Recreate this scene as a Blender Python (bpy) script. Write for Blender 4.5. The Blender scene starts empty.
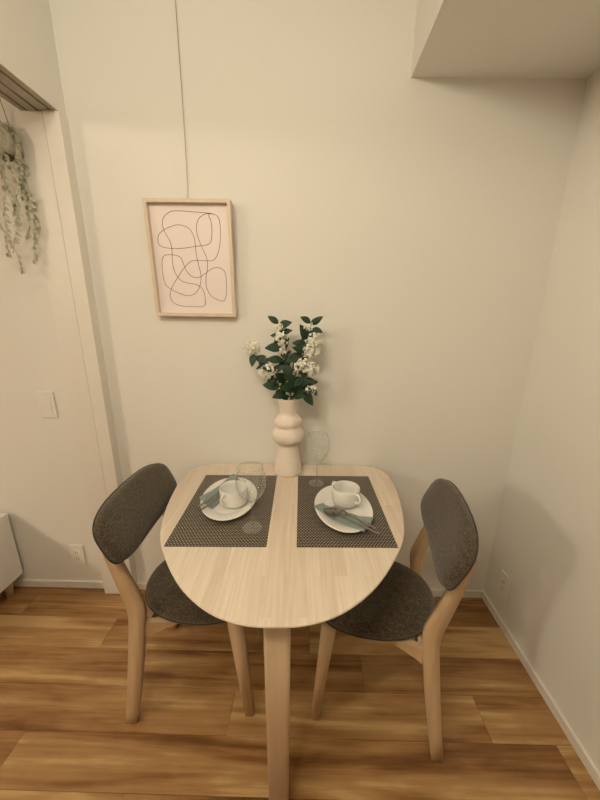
import bpy, bmesh, math, random
from mathutils import Vector, Matrix
random.seed(7)
C = bpy.context.scene.collection
PI = math.pi

# ------------------------------------------------------------------ helpers
def link(name, bm, mat, parent=None, smooth=True, recalc=True):
    if recalc:
        bmesh.ops.recalc_face_normals(bm, faces=bm.faces)
    me = bpy.data.meshes.new(name)
    bm.to_mesh(me); bm.free()
    if smooth:
        for p in me.polygons: p.use_smooth = True
    for m in (mat if isinstance(mat, (list, tuple)) else [mat]): me.materials.append(m)
    o = bpy.data.objects.new(name, me); C.objects.link(o)
    if parent: o.parent = parent
    return o

def tag(o, label, cat=None, group=None, kind=None):
    o['label'] = label
    if cat: o['category'] = cat
    if group: o['group'] = group
    if kind: o['kind'] = kind
    return o

def empty(name, loc, rz, label, cat, group=None):
    o = bpy.data.objects.new(name, None); C.objects.link(o)
    o.empty_display_size = .05
    o.location = loc; o.rotation_euler = (0, 0, rz)
    return tag(o, label, cat, group)

def box(bm, lo, hi, bev=0, seg=2):
    r = bmesh.ops.create_cube(bm, size=1)
    vs = r['verts']
    for v in vs:
        v.co = Vector([lo[i] + (v.co[i] + .5) * (hi[i] - lo[i]) for i in range(3)])
    if bev:
        es = list({e for v in vs for e in v.link_edges})
        bmesh.ops.bevel(bm, geom=es, offset=bev, segments=seg, affect='EDGES', profile=.6)

def lathe(bm, prof, seg=48, sx=1, sy=1, cx=0, cy=0, closed=False):
    """prof: list of (r, z); r==0 makes a pole"""
    rings = []
    for r, z in prof:
        if r < 1e-6: rings.append([bm.verts.new((cx, cy, z))])
        else: rings.append([bm.verts.new((cx + r*sx*math.cos(2*PI*k/seg), cy + r*sy*math.sin(2*PI*k/seg), z)) for k in range(seg)])
    pairs = list(zip(rings, rings[1:]))
    if closed: pairs.append((rings[-1], rings[0]))
    for a, b in pairs:
        for k in range(seg):
            k2 = (k+1) % seg
            if len(a) == 1 and len(b) == 1: continue
            if len(a) == 1: bm.faces.new((a[0], b[k], b[k2]))
            elif len(b) == 1: bm.faces.new((a[k], b[0], a[k2]))
            else: bm.faces.new((a[k], b[k], b[k2], a[k2]))

def tube(bm, pts, rad, seg=8, flat=(1, 1), cap=True, up=None):
    pts = [Vector(p) for p in pts]; n = len(pts)
    rads = rad if isinstance(rad, (list, tuple)) else [rad]*n
    rings = []; ref = Vector(up) if up else None
    for i, p in enumerate(pts):
        t = (pts[min(i+1, n-1)] - pts[max(i-1, 0)]).normalized()
        if ref is None:
            ref = Vector((0, 0, 1)) if abs(t.z) < .9 else Vector((1, 0, 0))
        a = t.cross(ref)
        if a.length < 1e-5: a = t.orthogonal()
        a.normalize(); b = a.cross(t).normalized()
        if not up: ref = b
        rings.append([bm.verts.new(p + (a*math.cos(2*PI*k/seg)*flat[0] + b*math.sin(2*PI*k/seg)*flat[1])*rads[i]) for k in range(seg)])
    for r1, r2 in zip(rings, rings[1:]):
        for k in range(seg): bm.faces.new((r1[k], r1[(k+1) % seg], r2[(k+1) % seg], r2[k]))
    if cap:
        bm.faces.new(rings[0][::-1]); bm.faces.new(rings[-1])

def prism(bm, poly, fn, t0, t1, bev=0, seg=2):
    """poly of 2-D points extruded from t0 to t1; fn(a,b,t)->xyz"""
    A = [bm.verts.new(fn(a, b, t0)) for a, b in poly]; B = [bm.verts.new(fn(a, b, t1)) for a, b in poly]
    n = len(poly); fs = [bm.faces.new(A), bm.faces.new(B[::-1])]
    for k in range(n): fs.append(bm.faces.new((A[k], B[k], B[(k+1) % n], A[(k+1) % n])))
    if bev:
        es = list({e for f in fs for e in f.edges if e.calc_face_angle(0) > .5})
        bmesh.ops.bevel(bm, geom=es, offset=bev, segments=seg, affect='EDGES')

def catmull(pts, n=8, closed=True):
    out = []; m = len(pts); D = len(pts[0])
    rng = range(m) if closed else range(m-1)
    for i in rng:
        g = (lambda j: pts[j % m]) if closed else (lambda j: pts[max(0, min(m-1, j))])
        p0, p1, p2, p3 = g(i-1), g(i), g(i+1), g(i+2)
        for s in range(n):
            t = s/n
            out.append(tuple(.5*((2*p1[d]) + (-p0[d]+p2[d])*t + (2*p0[d]-5*p1[d]+4*p2[d]-p3[d])*t*t + (-p0[d]+3*p1[d]-3*p2[d]+p3[d])*t**3) for d in range(D)))
    if not closed: out.append(tuple(pts[-1]))
    return out

# ------------------------------------------------------------------ materials
class NT:
    def __init__(s, name):
        s.m = bpy.data.materials.new(name); s.m.use_nodes = True
        s.t = s.m.node_tree; s.b = s.t.nodes['Principled BSDF']
    def n(s, typ, **k):
        nd = s.t.nodes.new(typ)
        for a, v in k.items():
            if a in nd.inputs.keys() if hasattr(nd.inputs, 'keys') else False: nd.inputs[a].default_value = v
            else: setattr(nd, a, v)
        return nd
    def l(s, a, b): s.t.links.new(a, b)
    def ramp(s, src, stops, interp='LINEAR'):
        r = s.n('ShaderNodeValToRGB'); cr = r.color_ramp; cr.interpolation = interp
        while len(cr.elements) < len(stops): cr.elements.new(.5)
        for e, (p, c) in zip(cr.elements, stops):
            e.position = p; e.color = (*c, 1)
        s.l(src, r.inputs[0]); return r
    def bump(s, src, strength, dist=.001):
        b = s.n('ShaderNodeBump'); b.inputs['Strength'].default_value = strength; b.inputs['Distance'].default_value = dist
        s.l(src, b.inputs['Height']); s.l(b.outputs[0], s.b.inputs['Normal']); return b
    def coords(s, kind='Object', scale=(1, 1, 1), rot=(0, 0, 0), loc=(0, 0, 0)):
        tc = s.n('ShaderNodeTexCoord'); mp = s.n('ShaderNodeMapping')
        mp.inputs['Scale'].default_value = scale; mp.inputs['Rotation'].default_value = rot; mp.inputs['Location'].default_value = loc
        s.l(tc.outputs[kind], mp.inputs[0]); return mp.outputs[0]

def plain(name, col, rough=.5, metal=0, **k):
    t = NT(name); t.b.inputs['Base Color'].default_value = (*col, 1)
    t.b.inputs['Roughness'].default_value = rough; t.b.inputs['Metallic'].default_value = metal
    for a, v in k.items(): t.b.inputs[a].default_value = v
    return t.m

def noisy(name, c1, c2, scale, rough=.6, bump=.2, dist=.001, detail=4, stretch=(1, 1, 1), lo=.3, hi=.7):
    t = NT(name); co = t.coords('Object', stretch)
    nz = t.n('ShaderNodeTexNoise'); nz.inputs['Scale'].default_value = scale; nz.inputs['Detail'].default_value = detail
    t.l(co, nz.inputs['Vector'])
    r = t.ramp(nz.outputs['Fac'], [(lo, c1), (hi, c2)]); t.l(r.outputs[0], t.b.inputs['Base Color'])
    t.b.inputs['Roughness'].default_value = rough
    if bump: t.bump(nz.outputs['Fac'], bump, dist)
    return t.m

M_wall = noisy('wallpaper', (.80, .787, .735), (.82, .807, .755), 260, .9, .35, .0006, 3)
M_ceil = noisy('ceiling_paper', (.80, .775, .72), (.82, .80, .745), 240, .9, .3, .0006, 3)
M_trim = noisy('painted_trim', (.80, .765, .70), (.82, .785, .72), 30, .45, .05, .0003)
M_white = noisy('white_laminate', (.80, .79, .76), (.82, .81, .78), 20, .4, .03, .0003)
M_plate_plastic = plain('white_plastic', (.84, .82, .76), .35)
M_groove = plain('dark_groove', (.03, .022, .015), .7)
M_rail = plain('grey_rail', (.46, .42, .34), .5)

def wood(name, dark, mid, light, axis='Z', scale=1, rough=.5):
    t = NT(name)
    st = {'X': (.6, 9, 9), 'Y': (9, .6, 9), 'Z': (9, 9, .6)}[axis]
    co = t.coords('Object', tuple(v*scale for v in st))
    a = t.n('ShaderNodeTexNoise'); a.inputs['Scale'].default_value = 3; a.inputs['Detail'].default_value = 6; a.inputs['Distortion'].default_value = .6
    t.l(co, a.inputs['Vector'])
    r = t.ramp(a.outputs['Fac'], [(.3, dark), (.5, mid), (.7, light)]); t.l(r.outputs[0], t.b.inputs['Base Color'])
    t.b.inputs['Roughness'].default_value = rough
    t.bump(a.outputs['Fac'], .12, .0006)
    return t.m

M_chairwood = wood('pale_oak', (.54, .37, .215), (.60, .425, .255), (.65, .475, .30))
M_legwood = wood('table_leg_oak', (.48, .335, .205), (.53, .38, .24), (.58, .425, .275))
M_framewood = wood('frame_maple', (.68, .565, .44), (.73, .615, .49), (.77, .66, .53))

M_dark_wall = wood('low_bounce_brown', (.22, .15, .09), (.27, .19, .115), (.32, .23, .14), 'Z', .3)  # dark brown invented for the unseen walls, to soak up bounced light

def stave_mat():
    t = NT('butcher_block')
    co = t.coords('Object', (1, 1, 1), (0, 0, PI/2))
    br = t.n('ShaderNodeTexBrick'); br.offset = .37; br.offset_frequency = 2; br.squash = 1
    t.l(co, br.inputs['Vector'])
    br.inputs['Color1'].default_value = (0, 0, 0, 1); br.inputs['Color2'].default_value = (1, 1, 1, 1); br.inputs['Mortar'].default_value = (.5, .5, .5, 1)
    br.inputs['Scale'].default_value = 1; br.inputs['Mortar Size'].default_value = 0
    br.inputs['Brick Width'].default_value = .34; br.inputs['Row Height'].default_value = .036
    # grain, shifted per stave
    ad = t.n('ShaderNodeVectorMath', operation='MULTIPLY_ADD'); t.l(br.outputs['Color'], ad.inputs[0]); ad.inputs[1].default_value = (5, 3, 7)
    mp = t.coords('Object', (110, 5, 20)); t.l(mp, ad.inputs[2])
    nz = t.n('ShaderNodeTexNoise'); nz.inputs['Scale'].default_value = 1; nz.inputs['Detail'].default_value = 5; nz.inputs['Distortion'].default_value = .4
    t.l(ad.outputs[0], nz.inputs['Vector'])
    r1 = t.ramp(br.outputs['Color'], [(0, (.72, .605, .48)), (.35, (.775, .675, .555)), (.7, (.795, .695, .575)), (1, (.745, .63, .51))])
    r2 = t.ramp(nz.outputs['Fac'], [(.36, (.93, .905, .87)), (.55, (1, 1, 1)), (.68, (1.05, 1.06, 1.08))])
    mx = t.n('ShaderNodeMixRGB', blend_type='MULTIPLY'); mx.inputs[0].default_value = .9
    t.l(r1.outputs[0], mx.inputs[1]); t.l(r2.outputs[0], mx.inputs[2]); t.l(mx.outputs[0], t.b.inputs['Base Color'])
    t.b.inputs['Roughness'].default_value = .5
    t.bump(nz.outputs['Fac'], .06, .0005)
    return t.m
M_top = stave_mat()

def floor_mat():
    t = NT('floor_planks')
    uv = t.n('ShaderNodeUVMap'); uv.uv_map = 'plank'
    at = t.n('ShaderNodeAttribute'); at.attribute_name = 'tone'
    sep = t.n('ShaderNodeSeparateColor'); t.l(at.outputs['Color'], sep.inputs[0])
    off = t.n('ShaderNodeVectorMath', operation='MULTIPLY_ADD'); t.l(at.outputs['Color'], off.inputs[0]); off.inputs[1].default_value = (37, 23, 11); t.l(uv.outputs[0], off.inputs[2])
    def streak(sx, sy, detail, dist):
        mp = t.n('ShaderNodeMapping'); mp.inputs['Scale'].default_value = (sx, sy, 1); t.l(off.outputs[0], mp.inputs[0])
        nz = t.n('ShaderNodeTexNoise'); nz.inputs['Scale'].default_value = 1; nz.inputs['Detail'].default_value = detail; nz.inputs['Distortion'].default_value = dist
        t.l(mp.outputs[0], nz.inputs['Vector']); return nz.outputs['Fac']
    a = streak(1.0, 13, 4, .9); b = streak(3.5, 75, 5, .4); c = streak(11, 24, 5, .3)
    m = t.n('ShaderNodeMath', operation='MULTIPLY_ADD'); t.l(b, m.inputs[0]); m.inputs[1].default_value = .32; t.l(a, m.inputs[2])
    m1 = t.n('ShaderNodeMath', operation='MULTIPLY_ADD'); t.l(c, m1.inputs[0]); m1.inputs[1].default_value = .18; t.l(m.outputs[0], m1.inputs[2])
    m2 = t.n('ShaderNodeMath', operation='MULTIPLY_ADD'); t.l(sep.outputs[1], m2.inputs[0]); m2.inputs[1].default_value = .16; t.l(m1.outputs[0], m2.inputs[2])
    r = t.ramp(m2.outputs[0], [(.58, (.145, .062, .018)), (.70, (.25, .118, .037)), (.80, (.355, .19, .07)), (.92, (.44, .26, .105)), (1.0, (.56, .37, .165))])
    t.l(r.outputs[0], t.b.inputs['Base Color']); t.b.inputs['Roughness'].default_value = .42
    t.bump(b, .08, .0005)
    return t.m
M_floor = floor_mat()

def fabric_mat(name, c1, c2, c3):
    t = NT(name); co = t.coords('Object')
    nz = t.n('ShaderNodeTexNoise'); nz.inputs['Scale'].default_value = 230; nz.inputs['Detail'].default_value = 4
    t.l(co, nz.inputs['Vector'])
    n2 = t.n('ShaderNodeTexNoise'); n2.inputs['Scale'].default_value = 60; n2.inputs['Detail'].default_value = 5
    mp = t.coords('Object', (1, 1, 5)); t.l(mp, n2.inputs['Vector'])
    ad = t.n('ShaderNodeMath', operation='MULTIPLY_ADD'); t.l(n2.outputs['Fac'], ad.inputs[0]); ad.inputs[1].default_value = .45; t.l(nz.outputs['Fac'], ad.inputs[2])
    r = t.ramp(ad.outputs[0], [(.56, c1), (.72, c2), (.88, c3)]); t.l(r.outputs[0], t.b.inputs['Base Color'])
    t.b.inputs['Roughness'].default_value = .95
    t.b.inputs['Sheen Weight'].default_value = .25; t.b.inputs['Sheen Roughness'].default_value = .6
    t.bump(ad.outputs[0], .5, .0015)
    return t.m
M_fabric = fabric_mat('tweed', (.023, .0145, .006), (.052, .036, .0165), (.108, .080, .043))
M_piping = plain('piping_cord', (.045, .036, .026), .9)

def mat_mat():
    t = NT('woven_vinyl')
    co = t.coords('Object', (1, 1, 1))
    ck = t.n('ShaderNodeTexBrick'); ck.offset = .5; ck.offset_frequency = 2
    t.l(co, ck.inputs['Vector'])
    ck.inputs['Color1'].default_value = (.56, .48, .37, 1); ck.inputs['Color2'].default_value = (.44, .37, .28, 1); ck.inputs['Mortar'].default_value = (.040, .033, .026, 1)
    ck.inputs['Scale'].default_value = 1; ck.inputs['Brick Width'].default_value = .0098; ck.inputs['Row Height'].default_value = .0070; ck.inputs['Mortar Size'].default_value = .0024; ck.inputs['Mortar Smooth'].default_value = .15
    t.l(ck.outputs['Color'], t.b.inputs['Base Color']); t.b.inputs['Roughness'].default_value = .45
    inv = t.n('ShaderNodeMath', operation='SUBTRACT'); inv.inputs[0].default_value = 1; t.l(ck.outputs['Fac'], inv.inputs[1])
    t.bump(inv.outputs[0], .5, .0008)
    return t.m
M_mat = mat_mat()

M_porc = plain('porcelain', (.82, .81, .77), .12, **{'Coat Weight': .4, 'Coat Roughness': .05})
M_vase = noisy('matte_pink_ceramic', (.84, .735, .64), (.87, .765, .67), 120, .75, .15, .0005)
def glass_mat(refl_veil):  # white diffuse mixed in, standing in for bright reflections on the glass
    t = NT('clear_glass'); nt = t.t; nt.nodes.remove(t.b)
    out = [n for n in nt.nodes if n.type == 'OUTPUT_MATERIAL'][0]
    tr = t.n('ShaderNodeBsdfTransparent'); tr.inputs[0].default_value = (.975, .98, .975, 1)
    gl = t.n('ShaderNodeBsdfGlossy'); gl.inputs['Roughness'].default_value = .01
    lw = t.n('ShaderNodeLayerWeight'); lw.inputs['Blend'].default_value = .5
    pw = t.n('ShaderNodeMath', operation='POWER'); t.l(lw.outputs['Facing'], pw.inputs[0]); pw.inputs[1].default_value = 4.5
    fr = t.n('ShaderNodeMath', operation='MULTIPLY_ADD'); t.l(pw.outputs[0], fr.inputs[0]); fr.inputs[1].default_value = .6; fr.inputs[2].default_value = .025
    mx = t.n('ShaderNodeMixShader'); t.l(fr.outputs[0], mx.inputs[0]); t.l(tr.outputs[0], mx.inputs[1]); t.l(gl.outputs[0], mx.inputs[2]); df = t.n('ShaderNodeBsdfDiffuse'); df.inputs[0].default_value = (.85, .87, .85, 1)
    m2 = t.n('ShaderNodeMixShader'); m2.inputs[0].default_value = refl_veil; t.l(mx.outputs[0], m2.inputs[1]); t.l(df.outputs[0], m2.inputs[2]); t.l(m2.outputs[0], out.inputs[0])
    return t.m
M_glass = glass_mat(.045)
M_foot = glass_mat(.075)
M_solid = plain('solid_glass', (.98, .99, .98), .0, **{'Transmission Weight': 1.0, 'IOR': 1.45})
M_napkin = noisy('sage_linen', (.255, .31, .29), (.305, .36, .335), 500, .9, .4, .0006, 2)
M_steel = plain('steel', (.29, .28, .265), .25, 1.0)
M_stem = noisy('stem_green', (.045, .075, .025), (.07, .10, .035), 60, .6, .1)
M_leaf = noisy('leaf_green', (.006, .028, .010), (.015, .052, .018), 35, .6, .1)
M_leaf2 = noisy('pale_ivy', (.42, .42, .30), (.60, .58, .45), 25, .6, .1)
M_petal = noisy('cream_petal', (.80, .80, .66), (.88, .88, .78), 90, .6, .1)
M_paper = noisy('pink_paper', (.87, .785, .755), (.89, .805, .775), 8, .55, 0)
M_ink = plain('brown_ink', (.10, .055, .035), .7)
M_wire = plain('wire', (.42, .37, .29), .4, .4)
M_pot = noisy('cream_pot', (.62, .58, .50), (.70, .66, .58), 30, .6, .1)
M_seal = plain('seal_strip', (.16, .115, .07), .6)
M_potdark = plain('pot_base', (.12, .10, .07), .7)

# ------------------------------------------------------------------ setting
XR, XL, XJ = .9264, -.877, -1.03
YF, YB, XFAR, ZC = -3.5, .12, -4.2, 2.50
def structure(name, boxes, mat, label, cat, bev=0, parent=None):
    bm = bmesh.new()
    for lo, hi in boxes: box(bm, lo, hi, bev)
    o = link(name, bm, mat, parent, smooth=False)
    if not parent: tag(o, label, cat, kind='structure')
    return o

# floor: planks of one mesh
def build_floor():
    bm = bmesh.new(); uvl = bm.loops.layers.uv.new('plank'); cl = bm.loops.layers.float_color.new('tone')
    W, L, g = .148, .91, .0006
    offs = {-1: .10, 0: .46, 1: .025, 2: .24, 3: -.26, 4: -.045, 5: .38}
    rnd = random.Random(21)
    tones = {}
    ytop = -.029
    r0 = -1
    nrows = int((abs(YF))/W) + 2
    for r in range(-1, nrows):
        y1 = ytop - r*W; y0 = y1 - W
        o = offs.get(r, rnd.random()*L)
        k0 = math.floor((XFAR - o)/L)
        x = o + k0*L
        while x < XR:
            c = (rnd.random(), rnd.random(), rnd.random(), 1)
            xa, xb, ya, yb = max(x, XFAR)+g, min(x+L, XR)-g, max(y0, YF)+g, min(y1, 0)-g
            if xb > xa and yb > ya:
                top = [bm.verts.new(p) for p in ((xa, ya, 0), (xb, ya, 0), (xb, yb, 0), (xa, yb, 0))]
                bot = [bm.verts.new((v.co.x, v.co.y, -.004)) for v in top]
                fs = [bm.faces.new(top)] + [bm.faces.new((top[i], bot[i], bot[(i+1) % 4], top[(i+1) % 4])) for i in range(4)]
                for f in fs:
                    for lp in f.loops:
                        lp[uvl].uv = (lp.vert.co.x - x, lp.vert.co.y - y0); lp[cl] = c
            x += L
    n0 = len(bm.faces)
    box(bm, (XFAR, YF, -.06), (XR, 0, -.0042))
    bm.faces.ensure_lookup_table()
    for f in bm.faces[n0:]: f.material_index = 1
    o = link('floor', bm, [M_floor, M_groove], None, smooth=False)
    tag(o, 'warm brown wood plank floor with dark streaked grain', 'floor', kind='structure')
build_floor()

structure('ceiling', [((XFAR, YF, ZC), (XR, 0, ZC+.1))], M_ceil, 'white papered ceiling above the dining corner', 'ceiling')
structure('wall_back', [((XFAR-.1, 0, -.06), (XR+.1, .1, ZC+.1))], M_wall, 'cream papered wall behind the table and the picture', 'wall')
structure('wall_right', [((XR, YF, -.06), (XR+.1, 0, ZC+.1))], M_wall, 'cream papered wall on the right beside the chair', 'wall')
structure('wall_front', [((XFAR-.1, YF-.1, -.06), (XR+.1, YF, ZC+.1))], M_dark_wall, 'unseen wall behind the viewer made dark brown to cut bounced light', 'wall')
structure('wall_far_left', [((XFAR-.1, YF, -.06), (XFAR, 0, ZC+.1))], M_dark_wall, 'unseen end wall of the adjoining room made dark brown to cut bounced light', 'wall')
structure('wall_left', [((XJ+.02, -2.6, 2.066), (XL, 0, ZC)), ((XL-.004, -2.6, 2.0567), (XL, 0, 2.0665)), ((XJ+.02, YF, 0), (XL, -2.6, ZC))], M_wall, 'cream papered wall strip over the sliding door opening', 'wall')
# bulkhead
structure('trim_1', [((.3296, YF, 2.178), (XR, 0, ZC))], M_wall, 'boxed beam under the ceiling in the upper right corner', 'ceiling beam')
# door frame: jamb and head with tracks
bm = bmesh.new()
box(bm, (XJ, -.040, 0), (-.9345, 0, 2.0565), .0015)
box(bm, (-.9295, -.046, 0), (XL+.004, 0, 2.0565), .0015)
door = link('door_1', bm, M_trim, None, smooth=False)
tag(door, 'cream sliding door frame at the left end of the wall', 'door frame', kind='structure')
bm = bmesh.new(); box(bm, (-.9350, -.0360, .001), (-.9290, -.0005, 2.056)); link('seal_strip', bm, M_seal, door, smooth=False)
bm = bmesh.new()
ys, ye = -2.6, -.001
gx = [-.988, -.949, -.904]; gw = .0045; zt0, zt1 = 2.0567, 2.0660
xs = [XJ+.02] + [v for g in gx for v in (g-gw, g+gw)] + [XL-.0042]
for i in range(0, len(xs), 2): box(bm, (xs[i], ys, zt0), (xs[i+1], ye, zt1))
head = link('door_head_lining', bm, M_rail, door, smooth=False)
bm = bmesh.new()
for g in gx: box(bm, (g-gw, ys, zt1-.003), (g+gw, ye, zt1+.0005))
link('track_groove', bm, M_groove, head, smooth=False)

def skirting(name, boxes, label):
    bm = bmesh.new()
    for (x0, y0, x1, y1) in boxes:
        box(bm, (x0, y0, 0), (x1, y1, .040), .002)
        # top ledge
        if abs(x1-x0) > abs(y1-y0): box(bm, (x0, y0-.002, .032), (x1, y1, .042), .0015)
        else: box(bm, (x0-.002, y0, .032), (x1, y1, .042), .0015)
    tag(link(name, bm, M_trim, None, smooth=False), label, 'baseboard', kind='structure')
skirting('baseboard_back', [(XL, -.009, XR, 0)], 'slim cream baseboard along the wall behind the table')
skirting('baseboard_left', [(XFAR, -.009, XJ, 0)], 'slim cream baseboard left of the door frame')
skirting('baseboard_right', [(XR-.009, YF, XR, -.011)], 'slim cream baseboard along the right hand wall')

# ------------------------------------------------------------------ switch and outlets
def plate_thing(name, loc, rz, label, cat, kind, group=None):
    # local: x width, -y outwards, z up, origin at plate centre on the wall
    t = empty(name, loc, rz, label, cat, group)
    bm = bmesh.new(); box(bm, (-.035, -.008, -.06), (.035, 0, .06), .003); link('cover_plate', bm, M_plate_plastic, t, False)
    if kind == 'switch':
        for z0, z1 in ((.002, .036), (-.036, -.002)):
            bm = bmesh.new(); box(bm, (-.021, -.0115, z0), (.021, -.0078, z1), .001); link('rocker', bm, M_plate_plastic, t, False)
    else:
        bm = bmesh.new(); box(bm, (-.012, -.0100, -.034), (.012, -.0078, .034), .001); s = link('socket_face', bm, M_plate_plastic, t, False)
        for z in (.018, -.018):
            for x in (-.005, .005):
                bm = bmesh.new(); box(bm, (x-.0009, -.0105, z-.005), (x+.0009, -.0098, z+.005)); link('slot', bm, M_groove, s, False)
    return t
plate_thing('light_switch', (-1.157, 0, .996), 0, 'white double rocker light switch left of the door frame', 'switch', 'switch')
plate_thing('wall_outlet', (-1.160, 0, .204), 0, 'white wall outlet low beside the door frame', 'outlet', 'outlet')
plate_thing('wall_outlet', (XR, -.138, .205), -PI/2, 'white wall outlet on the right wall near the corner', 'outlet', 'outlet')

# ------------------------------------------------------------------ cabinet in the adjoining room
cab = empty('low_cabinet', (-2.15, -.235, 0), 0, 'low white cabinet on short legs at the far left edge', 'cabinet')
cw, cd, z0, z1 = .70, .215, .10, .45
bm = bmesh.new(); box(bm, (-cw, -cd+.018, z0), (cw, cd, z1-.020), .0015); link('body', bm, M_white, cab, False)
bm = bmesh.new(); box(bm, (-cw-.001, -cd-.002, z1-.0195), (cw+.001, cd, z1), .0015); link('top_panel', bm, M_white, cab, False)
for i in range(3):
    bm = bmesh.new(); x0 = -cw + i*(2*cw/3)
    box(bm, (x0+.002, -cd, z0+.002), (x0+2*cw/3-.002, -cd+.0175, z1-.022), .0015); d = link('door', bm, M_white, cab, False)
    bm = bmesh.new(); tube(bm, [(x0+.40, -cd-.02, .30), (x0+.40, -cd+.001, .30)], [.009, .005], 12); link('knob', bm, M_framewood, d)
for x in (-cw+.05, cw-.05):
    for y in (-cd+.05, cd-.045):
        bm = bmesh.new(); tube(bm, [(x, y, 0), (x, y, z0+.001)], [.016, .022], 20); link('leg', bm, M_chairwood, cab)

# ------------------------------------------------------------------ hanging plant in the adjoining room
def add_leaf(bm, base, d, up, ln, wd, curl=.25, seg=5):
    d = Vector(d).normalized(); s = d.cross(Vector(up))
    if s.length < 1e-3: s = d.orthogonal()
    s.normalize(); n = s.cross(d).normalized(); base = Vector(base)
    rows = []
    for i in range(seg+1):
        t = i/seg
        w = wd*.5*math.sin(PI*min(1, (t*.93+.05))**.85)*1.0
        if i == seg: w = 0
        c = base + d*(ln*t) - n*(curl*ln*t*t)
        if w < 1e-5: rows.append([bm.verts.new(c)])
        else: rows.append([bm.verts.new(c - s*w + n*w*.25), bm.verts.new(c), bm.verts.new(c + s*w + n*w*.25)])
    for a, b in zip(rows, rows[1:]):
        if len(b) == 3:
            bm.faces.new((a[0], a[1], b[1], b[0])); bm.faces.new((a[1], a[2], b[2], b[1]))
        else:
            bm.faces.new((a[0], a[1], b[0])); bm.faces.new((a[1], a[2], b[0]))

hp = empty('hanging_plant', (-1.088, -.060, 1.915), 0, 'pale trailing plant hanging in a round cream pot beyond the door frame', 'plant')
bm = bmesh.new(); lathe(bm, [(0, .0), (.030, .0), (.044, .018), (.050, .044), (.046, .078), (.040, .090), (.036, .090), (.040, .076), (.040, .055), (0, .055)], 32); link('pot', bm, M_pot, hp)
bm = bmesh.new(); lathe(bm, [(0, -.008), (.028, -.008), (.035, -.002), (.033, .003), (0, .003)], 32); link('saucer', bm, M_potdark, hp)
bm = bmesh.new()
for k in range(3):
    a = 2*PI*k/3+.4
    tube(bm, [(.038*math.cos(a), .038*math.sin(a), .088), (.014*math.cos(a), .014*math.sin(a), .24), (0, 0, .34), (0, 0, ZC-1.915)], .0014, 6)
link('hanger_cord', bm, M_wire, hp)
rv = random.Random(5)
for k in range(8):
    a = [-.35, .10, -.8, .5, -1.5, -2.3, -.1, -1.1][k]
    ln = [.34, .42, .30, .22, .46, .40, .26, .36][k]
    p = [Vector((.034*math.cos(a), .034*math.sin(a)*.6, .080)), Vector((.053*math.cos(a), .053*math.sin(a)*.6, .092))]
    n = 9
    for i in range(1, n+1):
        p.append(Vector((.058*math.cos(a) + .012*math.sin(i*1.1+k), .058*math.sin(a)*.6 + .004*math.cos(i+k), .085 - ln*i/n)))
    pts = catmull([tuple(q) for q in p], 3, False)
    bm = bmesh.new(); tube(bm, pts, .0011, 6); v = link('vine', bm, M_leaf2, hp)
    bm = bmesh.new()
    for i in range(4, len(pts), 1):
        for sgn in (-1, 1):
            th = rv.uniform(0, 2*PI)
            add_leaf(bm, pts[i], (math.cos(th)*.8, math.sin(th)*.3-.1, -rv.uniform(.5, 1.1)), (math.sin(th), -1, .3), rv.uniform(.014, .024), rv.uniform(.008, .013))
    link('leaves', bm, M_leaf2, v)

# ------------------------------------------------------------------ picture
fw, fh, fd, tilt = .319, .4115, .032, .0362
pic = bpy.data.objects.new('framed_picture', None); C.objects.link(pic)
pic.location = (-.456, -.0335, 1.383); pic.rotation_euler = (tilt, -.00135, 0)  # top leans forward
tag(pic, 'pale wood box frame with a pink abstract line drawing hanging on the wall', 'picture')
b_ = .0125
bm = bmesh.new()
box(bm, (-fw/2, 0, 0), (-fw/2+b_, fd, fh), .0012); box(bm, (fw/2-b_, 0, 0), (fw/2, fd, fh), .0012)
box(bm, (-fw/2+b_-.0005, 0.0003, 0), (fw/2-b_+.0005, fd, b_), .0012); box(bm, (-fw/2+b_-.0005, 0.0003, fh-b_), (fw/2-b_+.0005, fd, fh), .0012)
link('frame', bm, M_framewood, pic, False)
bm = bmesh.new(); box(bm, (-fw/2+b_-.002, fd-.006, b_-.002), (fw/2-b_+.002, fd-.002, fh-b_+.002)); link('backing_board', bm, M_framewood, pic, False)
rec = .020
bm = bmesh.new(); box(bm, (-fw/2+b_-.001, rec, b_-.001), (fw/2-b_+.001, rec+.003, fh-b_+.001)); pap = link('paper', bm, M_paper, pic, False)
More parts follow.
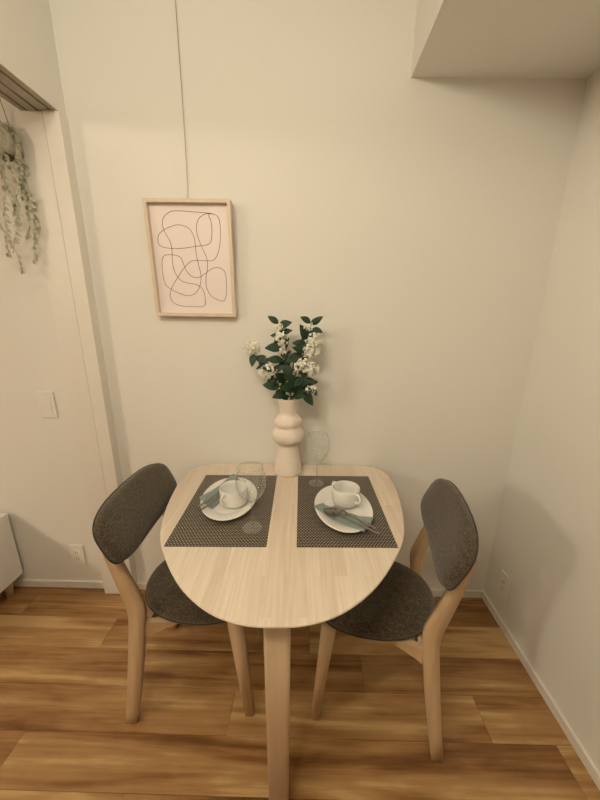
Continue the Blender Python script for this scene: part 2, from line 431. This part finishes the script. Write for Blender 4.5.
LINE = [(.0832,.3684),(.0279,.3723),(-.0311,.3755),(-.0684,.3731),(-.0967,.3532),(-.1036,.3267),(-.0954,.3),(-.0799,.2697),(-.0776,.2352),(-.0799,.2001),(-.0744,.1645),(-.0555,.1358),(-.025,.1253),(.0061,.1206),(.0284,.104),(.0368,.0705),(.0296,.0401),(-.0173,.0371),(-.0652,.0401),(-.0944,.0534),(-.1027,.0797),(-.0914,.1096),(-.0619,.1503),(-.0309,.1866),(-.002,.2062),(.0368,.2074),(.0793,.2094),(.1005,.2377),(.1108,.279),(.1138,.3261),(.1083,.3557),(.0868,.3678),(.0569,.3648),(.0333,.3482),(.0232,.3183),(.0279,.2847),(.0403,.2507),(.0544,.2161),(.054,.1807),(.0458,.1446),(.0461,.108),(.0621,.0784),(.089,.0638),(.1112,.0611),(.1223,.0868),(.1253,.1385),(.1194,.1709),(.0969,.1835),(.0693,.1774),(.0406,.159),(.0161,.1456),(-.0109,.151),(-.0299,.1724),(-.0396,.2007),(-.0507,.2203),(-.0847,.2268),(-.1123,.2208),(-.1219,.1925),(-.1223,.1494),(-.1144,.1166),(-.091,.0985),(-.0529,.0827),(-.0254,.0786),(.0036,.0925),(.022,.1223),(.0266,.1588),(.0202,.1945),(.0146,.2365),(.0136,.2777),(.0035,.308),(-.0175,.3244),(-.0508,.3293),(-.0897,.3169),(-.1182,.2997),(-.1271,.2759),(-.1196,.2568),(-.0822,.249),(-.0362,.2497),(.0179,.2573),(.0603,.2633),(.0766,.2786),(.0818,.319),(.0793,.3455),(.0717,.3637)]
bm = bmesh.new()
tube(bm, [(u, rec-.0002, v) for u, v in catmull(LINE, 4, True)], .0009, 6, flat=(1, 1)); 
ink = link('line_drawing', bm, M_ink, pap); ink['label'] = 'thin dark looping line'
bm = bmesh.new()
tube(bm, [(-.4580, -.0325, 1.788), (-.4578, -.016, 1.83), (-.4578, -.006, 2.05), (-.4580, -.004, 2.36), (-.4580, -.004, ZC)], .0011, 8)
tag(link('picture_wire', bm, M_wire), 'thin grey wire running from the picture up the wall', 'wire')

# ------------------------------------------------------------------ table
ZT = .736
TX, TY, TP = -.0825, -.1345, .026
tab = empty('dining_table', (TX, TY, 0), TP, 'pale butcher block dining table with rounded front against the wall', 'table')
half = [(.0, -.701), (.078, -.694), (.160, -.661), (.247, -.589), (.328, -.482), (.379, -.388), (.413, -.262), (.4335, -.120), (.4355, -.02), (.425, .048), (.384, .098), (.330, .1190), (.27, .1215), (.15, .122), (0, .122)]
out = half + [(-x, y) for x, y in half[::-1][1:-1]]
outl = catmull(out, 6, True)
def offset_poly(poly, d):
    n = len(poly); res = []
    for i, p in enumerate(poly):
        a = Vector(poly[i-1]); b = Vector(poly[(i+1) % n]); t = (b-a).normalized()
        res.append((p[0] - t.y*d, p[1] + t.x*d))
    return res
def slab(bm, levels):
    rings = [[bm.verts.new((x, y, z)) for x, y in offset_poly(outl, d)] for d, z in levels]
    n = len(outl)
    for a, b in zip(rings, rings[1:]):
        for k in range(n): bm.faces.new((a[k], a[(k+1) % n], b[(k+1) % n], b[k]))
    bm.faces.new(rings[0]); bm.faces.new(rings[-1])
bm = bmesh.new()
slab(bm, [(.040, ZT-.024), (.012, ZT-.013), (.003, ZT-.0075), (0, ZT-.005), (0, ZT-.0025), (.0010, ZT-.0006), (.0025, ZT)])
topo = link('table_top', bm, M_top, tab, smooth=False)
def leg(parent, mat, x, y, zt, wt, wb, dx=0, dy=0, name='leg', r=.35):
    bm = bmesh.new(); rings = []
    for f in (0, .004, .5, 1):
        w = wb + (wt-wb)*f; 
        if f == 0: w *= .94
        c = w*.5; k = c*(1-r)
        pts = []
        for (sx, sy) in ((1, 1), (-1, 1), (-1, -1), (1, -1)):
            for j in range(5):
                a = math.atan2(sy, sx) - PI/4 + j*PI/8
                pts.append((x + dx*(1-f) + sx*k + (c-k)*math.cos(a), y + dy*(1-f) + sy*k + (c-k)*math.sin(a), zt*f))
        rings.append([bm.verts.new(p) for p in pts])
    n = 20
    for a, b in zip(rings, rings[1:]):
        for q in range(n): bm.faces.new((a[q], a[(q+1) % n], b[(q+1) % n], b[q]))
    bm.faces.new(rings[0]); bm.faces.new(rings[-1])
    return link(name, bm, mat, parent)
leg(tab, M_legwood, .0, -.628, ZT-.0235, .066, .058, 0, 0)
leg(tab, M_legwood, -.345, .035, ZT-.0235, .060, .052)
leg(tab, M_legwood, .345, .035, ZT-.0235, .060, .052)
bm = bmesh.new()
box(bm, (-.30, .025, ZT-.085), (.30, .045, ZT-.0245), .002)
for s in (-1, 1):
    prism(bm, [(s*.32, .01), (s*.30, .005), (s*.02, -.595), (s*.04, -.605)], lambda a, b, t: (a, b, t), ZT-.085, ZT-.0245)
link('apron', bm, M_legwood, tab, False)

# ------------------------------------------------------------------ chairs
def cushion(bm, fn, a, b, n, th_front, th_back, rings=9, seg=64):
    """outline superellipse; fn(u,v,w)->xyz with w the thickness coordinate"""
    def outline(k, s):
        t = 2*PI*k/seg; c, d = math.cos(t), math.sin(t)
        return (a*s*math.copysign(abs(c)**(2/n), c), b*s*math.copysign(abs(d)**(2/n), d))
    R = []
    prof = []
    for i in range(rings+1):
        ph = PI/2*i/rings
        prof.append((1 - (1-math.sin(ph)) * 1.0, math.cos(ph)))
    def inset(s): return s
    full = []
    for i in range(1, rings+1):
        ph = PI/2*i/rings; full.append((math.sin(ph)**.42, th_front*math.cos(ph)**.62 if i < rings else 0))
    back = [(s, -th_back*(w/th_front)) for s, w in full[:-1]][::-1]
    c0 = bm.verts.new(fn(0, 0, th_front)); c1 = bm.verts.new(fn(0, 0, -th_back))
    for s, w in full + back:
        R.append([bm.verts.new(fn(*outline(k, s), w)) for k in range(seg)])
    for k in range(seg): bm.faces.new((c0, R[0][k], R[0][(k+1) % seg]))
    for r1, r2 in zip(R, R[1:]):
        for k in range(seg): bm.faces.new((r1[k], r2[k], r2[(k+1) % seg], r1[(k+1) % seg]))
    for k in range(seg): bm.faces.new((c1, R[-1][(k+1) % seg], R[-1][k]))
    return outline

LEAN = math.radians(24)
PAD_S, PAD_Z = .034, .750     # pad centre (at the middle of the chair)
def pad_fn(u, v, w):          # u lateral, v up the pad, w forwards
    bow = .35*u*u            # ends come forward
    s = PAD_S - .015 + bow - v*math.sin(LEAN) + w*math.cos(LEAN)
    z = PAD_Z + v*math.cos(LEAN) + w*math.sin(LEAN)
    return (s, u, z)
def make_chair(loc, rz, label, group):
    t = empty('dining_chair', loc, rz, label, 'chair', group)
    # seat cushion
    def seat_fn(u, v, w):
        wid = 1.0 + .06*(u/.22)             # a little wider in front
        return (.247 + u, v*wid, .440 + w + .004*(u/.2)**2)
    bm = bmesh.new(); cushion(bm, seat_fn, .216, .180, 2.25, .032, .018); seat = link('seat', bm, M_fabric, t)
    # backrest
    bm = bmesh.new(); ol = cushion(bm, pad_fn, .229, .092, 3.5, .034, .017); back = link('backrest', bm, M_fabric, t)
    bm = bmesh.new(); tube(bm, [pad_fn(*ol(k, 1.002), -.003) for k in list(range(64))+[0]], .0022, 6, cap=False); link('piping', bm, M_piping, back)
    bm = bmesh.new(); tube(bm, [seat_fn(*ol2, -.004) for ol2 in [(.2165*math.copysign(abs(math.cos(2*PI*k/64))**(2/2.25), math.cos(2*PI*k/64)), .1805*math.copysign(abs(math.sin(2*PI*k/64))**(2/2.25), math.sin(2*PI*k/64))) for k in range(65)]], .002, 6, cap=False); link('piping', bm, M_piping, seat)
    # rear legs: boomerang boards
    prof_back = [(-.018, 0), (.020, .25), (.044, .43), (.0475, .475), (.043, .515), (.030, .57), (.010, .66), (-.007, .745), (-.012, .768)]
    prof_front = [(-.008, .779), (.002, .777), (.012, .758), (.034, .690), (.064, .600), (.090, .525), (.096, .495), (.093, .445), (.062, .23), (.020, 0)]
    poly = catmull(prof_back, 4, False) + catmull(prof_front, 4, False)
    for s in (-1, 1):
        bm = bmesh.new()
        def fn(a, b, q, s=s):
            # follow the bow of the pad: top leans slightly, foot splays
            lat = s*(.185 - .010*b/.46 if b < .46 else .175 - .004*(b-.46)/.3) + q
            push = -.019 if False else 0
            return (a+push, lat, b)
        prism(bm, poly, fn, -.0125, .0125, .004, 2); link('leg', bm, M_chairwood, t, True)
    # front legs
    for s in (-1, 1):
        bm = bmesh.new()
        pl = [(.354, .425), (.402, .425), (.427, .0), (.399, .0)]
        prism(bm, pl, lambda a, b, q, s=s: (a, s*(.148 + .006*(1-b/.42)) + q*(.75+.25*b/.42), b), -.017, .017, .005, 3); link('leg', bm, M_chairwood, t, True)
    # seat frame: arched side rails and cross rails
    bm = bmesh.new()
    for s in (-1, 1):
        arch = [(.085 + .285*i/14, .366 + .036*min(1, i/14*2.6)**.75) for i in range(15)]
        poly2 = arch + [(.370, .425), (.085, .425)]
        prism(bm, poly2, lambda a, b, q, s=s: (a, s*(.120 + .042*((.370-a)/.285)**2) + q, b), -.010, .010)
    box(bm, (.078, -.158, .378), (.100, .158, .425), .002); box(bm, (.362, -.140, .392), (.384, .140, .425), .002)
    link('seat_frame', bm, M_chairwood, t, False)
    return t
def chair_loc(rear, front, near_sign, turn):
    f = Vector((front[0]-rear[0], front[1]-rear[1], 0)).normalized(); n = Vector((-f.y, f.x, 0))
    a = math.atan2(f.y, f.x) - near_sign*math.radians(turn)
    n = Vector((-math.sin(a), math.cos(a), 0))
    return Vector((*rear, 0)) + n*(.185*near_sign), a
l, a = chair_loc((-.605, -.583), (-.186, -.548), 1, 4.5)
chair_l = make_chair(l, a, 'grey tweed chair with pale wooden legs left of the table beside the door frame', 'chairs at the dining table')
l, a = chair_loc((.446, -.661), (.047, -.564), -1, 3.2)
chair_r = chair_l.copy(); C.objects.link(chair_r); chair_r.location = l; chair_r.rotation_euler = (0, 0, a)
chair_r['label'] = 'grey tweed chair with pale wooden legs right of the table near the corner'
for ch in list(chair_l.children):
    c = ch.copy(); C.objects.link(c); c.parent = chair_r
    for g in ch.children:
        d = g.copy(); C.objects.link(d); d.parent = c

# ------------------------------------------------------------------ things on the table
ZM = ZT + .0021
def table_pt(a, b, z): 
    c, s = math.cos(TP), math.sin(TP)
    return (TX + c*a - s*b, TY + s*a + c*b, z)
def placemat(x, label):
    t = bmesh.new(); box(t, (-.150, -.225, 0), (.150, .225, .002), .0004, 1)
    o = link('placemat', t, M_mat, None, False); o.location = table_pt(x, -.219, ZT+.0001); o.rotation_euler = (0, 0, TP)
    tag(o, label, 'placemat', 'woven placemats on the table')
placemat(-.1945, 'brown woven placemat on the left half of the table')
placemat(.1945, 'brown woven placemat on the right half of the table')

PL = [(-.2806, -.3345, -84.1+90), (.1278, -.3815, -85.6+90)]
PA, PB = .0995, .149
def plate_h(x, y, P):
    cx, cy, ang = P; a = math.radians(ang); dx, dy = x-cx, y-cy
    u = dx*math.cos(a)+dy*math.sin(a); v = -dx*math.sin(a)+dy*math.cos(a)
    r = math.sqrt((u/PA)**2 + (v/PB)**2)
    prof = [(0, .0062), (.60, .0062), (.68, .0095), (.98, .0195), (1.0, .0205), (9, .0205)]
    for (r0, z0), (r1, z1) in zip(prof, prof[1:]):
        if r <= r1: return ZM + z0 + (z1-z0)*(r-r0)/(r1-r0)
def make_plate(P, label):
    bm = bmesh.new()
    lathe(bm, [(0, .0018), (.52, .0018), (.54, .0), (.57, .0), (.60, .0022), (.99, .0160), (1.0, .0178), (.985, .0192), (.96, .0186), (.69, .0098), (.655, .0078), (.625, .0064), (.59, .006), (0, .006)], 96, PA, PB)
    o = link('plate', bm, M_porc); o.location = (P[0], P[1], ZM); o.rotation_euler = (0, 0, math.radians(P[2]))
    tag(o, label, 'plate', 'oval plates on the placemats'); return o
make_plate(PL[0], 'white oval plate on the left placemat')
make_plate(PL[1], 'white oval plate on the right placemat')

def make_cup(x, y, ang, label):
    z = ZM + .0063
    t = empty('soup_cup', (x, y, z), ang, label, 'cup', 'two handled cups on the plates'); t.scale = (1.05, 1.05, 1.05)
    bm = bmesh.new()
    lathe(bm, [(0, .003), (.026, .003), (.028, 0), (.031, 0), (.035, .003), (.0420, .0085), (.0455, .018), (.0470, .030), (.0472, .052), (.0468, .0625), (.0454, .0642), (.0438, .0630), (.0438, .050), (.0425, .028), (.038, .013), (.030, .0080), (0, .007)], 64)
    link('bowl', bm, M_porc, t)
    for s in (-1, 1):
        bm = bmesh.new()
        pts = catmull([(s*.0445, 0, .055), (s*.055, 0, .0565), (s*.0635, 0, .051), (s*.0655, 0, .042), (s*.060, 0, .032), (s*.0455, 0, .026)], 6, False)
        tube(bm, pts, .0042, 12, flat=(1.25, .8), up=(0, 1, 0)); link('handle', bm, M_porc, t)
    return t
make_cup(-.257, -.364, math.radians(-115), 'white two handled cup on the left plate behind the wine glass')
make_cup(.139, -.349, math.radians(-52), 'white two handled cup on the right plate beside the spoon')

def grid_cloth(bm, corners, P, lift, th, nx=16, ny=8, wav=0):
    A, B, Cc, D = [Vector(c) for c in corners]
    def pt(i, j):
        u, v = i/nx, j/ny
        p = A*(1-u)*(1-v) + B*u*(1-v) + Cc*u*v + D*(1-u)*v
        h = plate_h(p.x, p.y, P)
        return p, h + lift + wav*math.sin(u*9+v*2)
    T = []; Bo = []
    for i in range(nx+1):
        r, q = [], []
        for j in range(ny+1):
            p, z = pt(i, j)
            e = 0 if (0 < i < nx and 0 < j < ny) else th*.25
            r.append(bm.verts.new((p.x, p.y, z+th-e))); q.append(bm.verts.new((p.x, p.y, z+e)))
        T.append(r); Bo.append(q)
    for i in range(nx):
        for j in range(ny):
            bm.faces.new((T[i][j], T[i+1][j], T[i+1][j+1], T[i][j+1])); bm.faces.new((Bo[i][j], Bo[i][j+1], Bo[i+1][j+1], Bo[i+1][j]))
    for i in range(nx):
        for j in (0, ny): bm.faces.new((T[i][j], Bo[i][j], Bo[i+1][j], T[i+1][j]))
    for j in range(ny):
        for i in (0, nx): bm.faces.new((T[i][j], T[i][j+1], Bo[i][j+1], Bo[i][j]))
bm = bmesh.new()
grid_cloth(bm, [(-.385, -.357), (-.305, -.172), (-.262, -.215), (-.325, -.412)], PL[0], .0006, .0018, wav=.0002)
grid_cloth(bm, [(-.384, -.356), (-.304, -.171), (-.278, -.190), (-.343, -.388)], PL[0], .0026, .0022, wav=.0003)
tag(link('napkin', bm, M_napkin), 'folded grey green napkin on the left plate', 'napkin', 'folded napkins on the plates')
bm = bmesh.new()
grid_cloth(bm, [(.025, -.398), (.177, -.530), (.221, -.454), (.059, -.360)], PL[1], .0006, .0018, wav=.0002)
grid_cloth(bm, [(.026, -.397), (.196, -.500), (.220, -.455), (.058, -.361)], PL[1], .0026, .0022, wav=.0003)
tag(link('napkin', bm, M_napkin), 'folded grey green napkin under the spoon and fork on the right plate', 'napkin', 'folded napkins on the plates')

def cutlery(kind, head, tail, zh, zt, label, group):
    """head and tail tips in world xy; local +x runs from tail to head"""
    h = Vector((*head, zh)); tl = Vector((*tail, zt)); d = h - tl; L = d.length
    t = empty(kind, tl, 0, label, kind, group)
    t.rotation_euler = (0, -math.asin(d.z/L), math.atan2(d.y, d.x))
    bm = bmesh.new()
    n = 16; secs = []
    hl = .058 if kind == 'spoon' else .066
    xs = [0, .003, .02, .05, .08, L-hl-.03, L-hl-.012, L-hl+.004]
    ws = [.0024, .0040, .0046, .0040, .0031, .0024, .0024, .0030]
    zs = [.0, 0, .0005, .0012, .0022, .004, .0030, .0010]
    for x, w, z in zip(xs, ws, zs):
        secs.append([bm.verts.new((x, w*math.cos(2*PI*k/n), z + .0014*math.sin(2*PI*k/n))) for k in range(n)])
    for a, b in zip(secs, secs[1:]):
        for k in range(n): bm.faces.new((a[k], a[(k+1) % n], b[(k+1) % n], b[k]))
    bm.faces.new(secs[0]); bm.faces.new(secs[-1]); link('handle', bm, M_steel, t)
    bm = bmesh.new(); x0 = L-hl
    if kind == 'spoon':
        R, seg = 7, 32; rx, ry = hl/2, .0195
        def sp(s, k, off):
            a = 2*PI*k/seg; x = x0 + rx + rx*s*math.cos(a); y = ry*s*math.sin(a)*(1 - .12*s*math.cos(a))*(1 if math.cos(a) > -.6 else 1)
            return (x, y, .0015 - .0075*(1-s*s) + off + .0085)
        top = [[bm.verts.new(sp(i/R, k, .0006)) for k in range(seg)] for i in range(1, R+1)]; bot = [[bm.verts.new(sp(i/R, k, -.0006)) for k in range(seg)] for i in range(1, R+1)]
        for G in (top, bot):
            c = bm.verts.new((x0+rx, 0, .0015-.0075+.0085 + (.0006 if G is top else -.0006)))
            for k in range(seg): bm.faces.new((c, G[0][k], G[0][(k+1) % seg]))
            for a, b in zip(G, G[1:]):
                for k in range(seg): bm.faces.new((a[k], b[k], b[(k+1) % seg], a[(k+1) % seg]))
        for k in range(seg): bm.faces.new((top[-1][k], bot[-1][k], bot[-1][(k+1) % seg], top[-1][(k+1) % seg]))
        # lower the bowl so its rim meets the handle
        for v in bm.verts: v.co.z -= .0075
        link('spoon_bowl', bm, M_steel, t)
    else:
        prism(bm, [(x0, -.003), (x0+.008, -.009), (x0+.018, -.0115), (x0+.026, -.0118), (x0+.026, .0118), (x0+.018, .0115), (x0+.008, .009), (x0, .003)], lambda a, b, q: (a, b, q), .0002, .0018)
        for y in (-.0099, -.0033, .0033, .0099):
            tube(bm, [(x0+.0255, y, .001), (x0+.045, y, .0005), (L-.004, y*.97, .0022), (L, y*.95, .003)], [.0017, .0015, .0012, .0006], 8)
        link('fork_head', bm, M_steel, t)
    return t
# right setting: both lie across the napkin, tails past the rim
cutlery('spoon', (.060, -.408), (.222, -.548), ZM+.0180, ZM+.0290, 'steel spoon on the napkin of the right plate', 'cutlery on the plates')
cutlery('fork', (.088, -.394), (.216, -.522), ZM+.0195, ZM+.0290, 'steel fork on the napkin of the right plate', 'cutlery on the plates')
cutlery('spoon', (-.268, -.262), (-.352, -.440), ZM+.0120, ZM+.0270, 'steel spoon on the left plate between napkin and cup', 'cutlery on the plates')
cutlery('fork', (-.302, -.260), (-.368, -.424), ZM+.0125, ZM+.0270, 'steel fork on the napkin of the left plate', 'cutlery on the plates')

def make_glass(x, y, z, label):
    t = empty('wine_glass', (x, y, z), 0, label, 'glass', 'wine glasses on the table')
    bm = bmesh.new()
    lathe(bm, [(0, .0012), (.028, .0006), (.0315, .0008), (.0322, .0016), (.031, .0024), (.018, .0042), (.008, .0075), (.0045, .013), (0, .013)], 48); link('foot', bm, M_foot, t)
    bm = bmesh.new()
    lathe(bm, [(0, .0129), (.0045, .0129), (.0036, .025), (.0032, .055), (.0032, .080), (.0034, .0938), (0, .0946)], 24); link('stem', bm, M_foot, t)
    bm = bmesh.new()
    o = [(0, .0936), (.006, .0938), (.014, .098), (.026, .108), (.038, .126), (.0455, .148), (.0468, .166), (.0445, .185), (.0405, .203), (.0385, .213)]
    i = [(max(0, r-.0012), zz+(.003 if r < .03 else 0)) for r, zz in o][::-1]
    prof = o + [(.0380, .2136)] + [(r, zz) for r, zz in i[:-1]] + [(0, .0975)]
    lathe(bm, prof, 64); b = link('bowl', bm, M_glass, t)
    bm = bmesh.new(); lathe(bm, [(.0380+.0010*math.cos(2*PI*k/8), .2136+.0010*math.sin(2*PI*k/8)) for k in range(8)], 64, closed=True); link('rim', bm, M_solid, b)
    return t
make_glass(-.1716, -.491, ZM, 'clear stemmed wine glass in front of the left plate')
make_glass(.0394, -.1926, ZM, 'clear stemmed wine glass at the back beside the vase')

# vase
vx, vy = -.083, -.085
bm = bmesh.new()
Z = lambda z: z - ZT
prof = [(0, 0), (.054, 0), (.0585, .003), (.0592, .008), (.0555, .035), (.0505, .066), (.0452, .098), (.0412, .124), (.0408, .132), (.046, .137), (.058, .146), (.0660, .159), (.0675, .173), (.0645, .188), (.056, .200), (.0490, .2065), (.0480, .2095), (.0505, .2135), (.0560, .223), (.0570, .233), (.0540, .245), (.045, .2555), (.0360, .2610), (.0335, .2660), (.0350, .278), (.0390, .297), (.0435, .315), (.0487, .331), (.0485, .3335), (.0460, .3335), (.041, .314), (.034, .290), (.028, .268), (.028, .20), (0, .20)]
lathe(bm, prof, 64)
vase = link('vase', bm, M_vase); vase.location = (vx, vy, ZT+.0002)
tag(vase, 'matte pale pink vase with two bulging rings holding white flowers', 'vase')

# flowering branches
rf = random.Random(11)
def blossoms(bm, c, r, n, sq=(1, 1, 1)):
    c = Vector(c); r *= 1.12; n = int(n*1.5)
    for _ in range(n):
        while True:
            q = Vector((rf.uniform(-1, 1), rf.uniform(-1, 1), rf.uniform(-1, 1)))
            if .25 < q.length < 1: break
        p = c + Vector((q.x*r*sq[0], q.y*r*sq[1], q.z*r*sq[2]))
        s = rf.uniform(.0030, .0052)
        m = Matrix.Translation(p) @ Matrix.Rotation(rf.uniform(0, 6), 4, Vector((rf.random(), rf.random(), rf.random()+.1)).normalized()) @ Matrix.Diagonal((1, 1, .75, 1))
        bmesh.ops.create_icosphere(bm, subdivisions=1, radius=s, matrix=m)
        if rf.random() < .45:   # a four petal open floret
            d = (q + Vector((0, -.6, .2))).normalized(); a = d.orthogonal().normalized(); b = d.cross(a)
            for k in range(4):
                th = k*PI/2 + rf.random()*.4
                e = a*math.cos(th) + b*math.sin(th)
                add_leaf(bm, p, e + d*.35, d, .0085, .0075, .1, 3)
def branch(pts, clusters, leaves, label):
    """pts: stem centre line (world), clusters: (centre, radius, count), leaves: (pos index fraction, dx,dy,dz, length)"""
    base = Vector((vx, vy, ZT + .205))
    t = empty('flowering_branch', base, 0, label, 'flower', 'flowering branches in the vase')
    P = [tuple(Vector(p) - base) for p in pts]
    cp = catmull(P, 8, False)
    bm = bmesh.new(); n = len(cp); tube(bm, cp, [.0024 - .0012*i/n for i in range(n)], 8)
    for c, r, k in clusters:   # side stalks to the clusters
        c = Vector(c) - base; near = min(cp, key=lambda q: (Vector(q)-c-Vector((0, 0, -.03))).length)
        if (Vector(near)-c).length > .004: tube(bm, [near, tuple((Vector(near)+c)/2 + Vector((0, 0, -.004))), tuple(c)], .0010, 6)
    lf = bmesh.new()
    for p, d, ln in leaves:
        q = Vector(p) - base; near = min(cp, key=lambda s: (Vector(s)-q).length); near = Vector(near)
        if (near-q).length > .003: tube(bm, [tuple(near), tuple((near+q)/2), tuple(q)], .0009, 6)
        ln *= 1.12; add_leaf(lf, q, d, (rf.uniform(-.3, .3), -1, .55), ln, ln*rf.uniform(.52, .64), rf.uniform(.05, .3), 7)
    for _ in range(9):     # small leaves crowding the lower stem
        q = Vector(cp[rf.randrange(int(n*.30), int(n*.85))]); th = rf.uniform(-2.6, .5) if rf.random() < .7 else rf.uniform(0, 6.28)
        add_leaf(lf, q, (math.cos(th), rf.uniform(-.7, -.1), math.sin(th+1.2)*.8), (rf.uniform(-.4, .4), -1, .5), rf.uniform(.030, .048), rf.uniform(.018, .026), rf.uniform(.05, .3), 6)
    link('stem', bm, M_stem, t); link('leaves', lf, M_leaf, t)
    for c, r, k in clusters:
        b = bmesh.new(); blossoms(b, Vector(c)-base, r, k, (1, .8, .85)); link('blossom_cluster', b, M_petal, t)
Yf = -.09
s0 = lambda dx, dy: [(vx+dx*.4, vy+dy*.4, ZT+.206), (vx+dx, vy+dy, ZT+.332)]
# left branch
branch(s0(-.018, -.008) + [(-.135, -.098, 1.15), (-.185, -.10, 1.215), (-.222, -.095, 1.262)],
       [((-.226, -.095, 1.268), .031, 60), ((-.162, -.105, 1.180), .035, 85)],
       [((-.215, -.105, 1.245), (-.1, -.5, -.6), .045), ((-.205, -.105, 1.235), (.7, -.4, -.25), .050), ((-.19, -.105, 1.225), (.5, -.5, -.8), .045),
        ((-.175, -.09, 1.20), (-.8, -.2, -.3), .035), ((-.12, -.10, 1.115), (-.95, -.35, .25), .058), ((-.145, -.10, 1.16), (-.2, -.4, -.9), .046), ((-.125, -.09, 1.14), (-.7, .2, -.1), .045)],
       'leftmost flowering branch with two cream blossom clusters in the vase')
# centre branch, tallest on the left
branch(s0(-.004, .004) + [(-.092, -.085, 1.16), (-.108, -.088, 1.25), (-.112, -.088, 1.33), (-.122, -.088, 1.365)],
       [((-.107, -.095, 1.306), .030, 65), ((-.098, -.095, 1.262), .018, 22), ((-.112, -.092, 1.345), .016, 18)],
       [((-.122, -.088, 1.362), (-.75, -.2, .6), .042), ((-.118, -.09, 1.350), (.75, -.3, .35), .048), ((-.112, -.09, 1.325), (.8, -.2, .3), .042), ((-.11, -.09, 1.315), (-.95, -.2, .1), .038),
        ((-.108, -.095, 1.270), (-.95, -.3, .02), .060), ((-.105, -.09, 1.262), (.35, -.4, .75), .052), ((-.105, -.095, 1.222), (-.9, -.35, .12), .058), ((-.103, -.10, 1.20), (-.9, -.2, -.45), .05),
        ((-.098, -.10, 1.205), (.5, -.35, -.75), .055), ((-.095, -.09, 1.19), (.3, -.4, .85), .055), ((-.092, -.10, 1.14), (-.5, -.6, .5), .060), ((-.090, -.10, 1.12), (.6, -.6, .3), .06), ((-.09, -.095, 1.09), (-.7, -.5, -.1), .055)],
       'middle flowering branch rising straight with a blossom cluster near its tip')
# right tall branch
branch(s0(.012, .004) + [(-.055, -.085, 1.16), (-.025, -.088, 1.24), (-.002, -.088, 1.32), (.006, -.088, 1.372)],
       [((.016, -.095, 1.300), .030, 62), ((.010, -.095, 1.262), .030, 55), ((-.014, -.09, 1.350), .015, 16)],
       [((.002, -.088, 1.366), (-.75, -.1, .5), .040), ((.006, -.09, 1.372), (.5, -.3, .1), .030), ((.012, -.088, 1.36), (.6, -.3, .6), .044), ((.012, -.09, 1.345), (.85, -.3, -.25), .038), ((-.01, -.09, 1.30), (-.3, -.4, .9), .060), ((.0, -.09, 1.31), (.6, -.3, .7), .042),
        ((-.012, -.09, 1.285), (-.95, -.1, .1), .05), ((-.02, -.095, 1.255), (-.8, -.4, .4), .048), ((-.028, -.095, 1.245), (-.9, -.3, -.35), .065), ((-.03, -.1, 1.225), (-.75, -.3, -.75), .05)],
       'tall flowering branch on the right with blossoms up to its tip')
# right low branch
branch(s0(.022, -.010) + [(-.045, -.108, 1.12), (-.026, -.118, 1.16), (-.012, -.118, 1.195)],
       [((-.022, -.122, 1.200), .034, 72), ((.012, -.115, 1.192), .028, 48), ((.006, -.118, 1.112), .024, 40), ((-.075, -.118, 1.098), .014, 18)],
       [((-.05, -.11, 1.14), (-.5, -.6, .4), .058), ((-.045, -.115, 1.13), (.8, -.5, .35), .058), ((-.04, -.115, 1.12), (.85, -.5, -.15), .055), ((-.03, -.11, 1.135), (.8, -.2, .15), .06), ((.0, -.11, 1.13), (.6, -.2, -.7), .05), ((-.02, -.115, 1.105), (.6, -.5, -.8), .062),
        ((-.055, -.115, 1.11), (-.7, -.6, .2), .055), ((-.06, -.115, 1.09), (-.1, -.6, .75), .055), ((-.05, -.11, 1.10), (.3, -.6, .8), .055), ((-.06, -.11, 1.085), (.75, -.6, .1), .05), ((-.075, -.11, 1.085), (-.6, -.6, .25), .05)],
       'low flowering branch at the right with several cream clusters')

# ------------------------------------------------------------------ lights
def lamp(name, typ, loc, energy, col, size, rot=(0, 0, 0), **k):
    d = bpy.data.lights.new(name, typ); d.energy = energy; d.color = col
    if typ == 'AREA': d.shape = 'DISK'; d.size = size
    elif typ in ('POINT', 'SPOT'): d.shadow_soft_size = size
    for a, v in k.items(): setattr(d, a, v)
    o = bpy.data.objects.new(name, d); C.objects.link(o); o.location = loc; o.rotation_euler = rot
    return o
WARM = (1, .885, .695)
lamp('pendant_light', 'POINT', (-3.5, -2.65, 2.24), 78, WARM, .16)
lamp('ceiling_light', 'POINT', (-.28, -1.55, 2.30), 14.8, WARM, .08)
lamp('ceiling_light', 'POINT', (-.66, -1.65, 2.36), 13.2, WARM, .08)

w = bpy.data.worlds.new('world'); bpy.context.scene.world = w; w.use_nodes = True
w.node_tree.nodes['Background'].inputs[0].default_value = (1, .82, .6, 1); w.node_tree.nodes['Background'].inputs[1].default_value = .0

# ------------------------------------------------------------------ camera
P, YAW, ROLL, H, D, F, CX, CY = .27859, .01108, -.01551, 1.39061, 1.39848, 329.57, 304.68, 410.43
fw_ = Vector((-math.sin(YAW)*math.cos(P), math.cos(YAW)*math.cos(P), -math.sin(P))); rt = Vector((math.cos(YAW), math.sin(YAW), 0)); dn = fw_.cross(rt)
r2 = rt*math.cos(ROLL) + dn*math.sin(ROLL); d2 = -rt*math.sin(ROLL) + dn*math.cos(ROLL)
cam = bpy.data.cameras.new('camera'); co = bpy.data.objects.new('camera', cam); C.objects.link(co)
co.matrix_world = Matrix((( r2.x, -d2.x, -fw_.x, 0), (r2.y, -d2.y, -fw_.y, -D), (r2.z, -d2.z, -fw_.z, H), (0, 0, 0, 1)))
cam.sensor_fit = 'AUTO'; cam.sensor_width = 36; cam.lens = F/800*36
cam.shift_x = -(CX-300)/800; cam.shift_y = (CY-400)/800; cam.clip_start = .02
S = bpy.context.scene
S.camera = co
S.view_settings.view_transform = 'Standard'; S.view_settings.look = 'None'; S.view_settings.gamma = 1; S.view_settings.use_curve_mapping = False
S.view_settings.exposure = 0.17
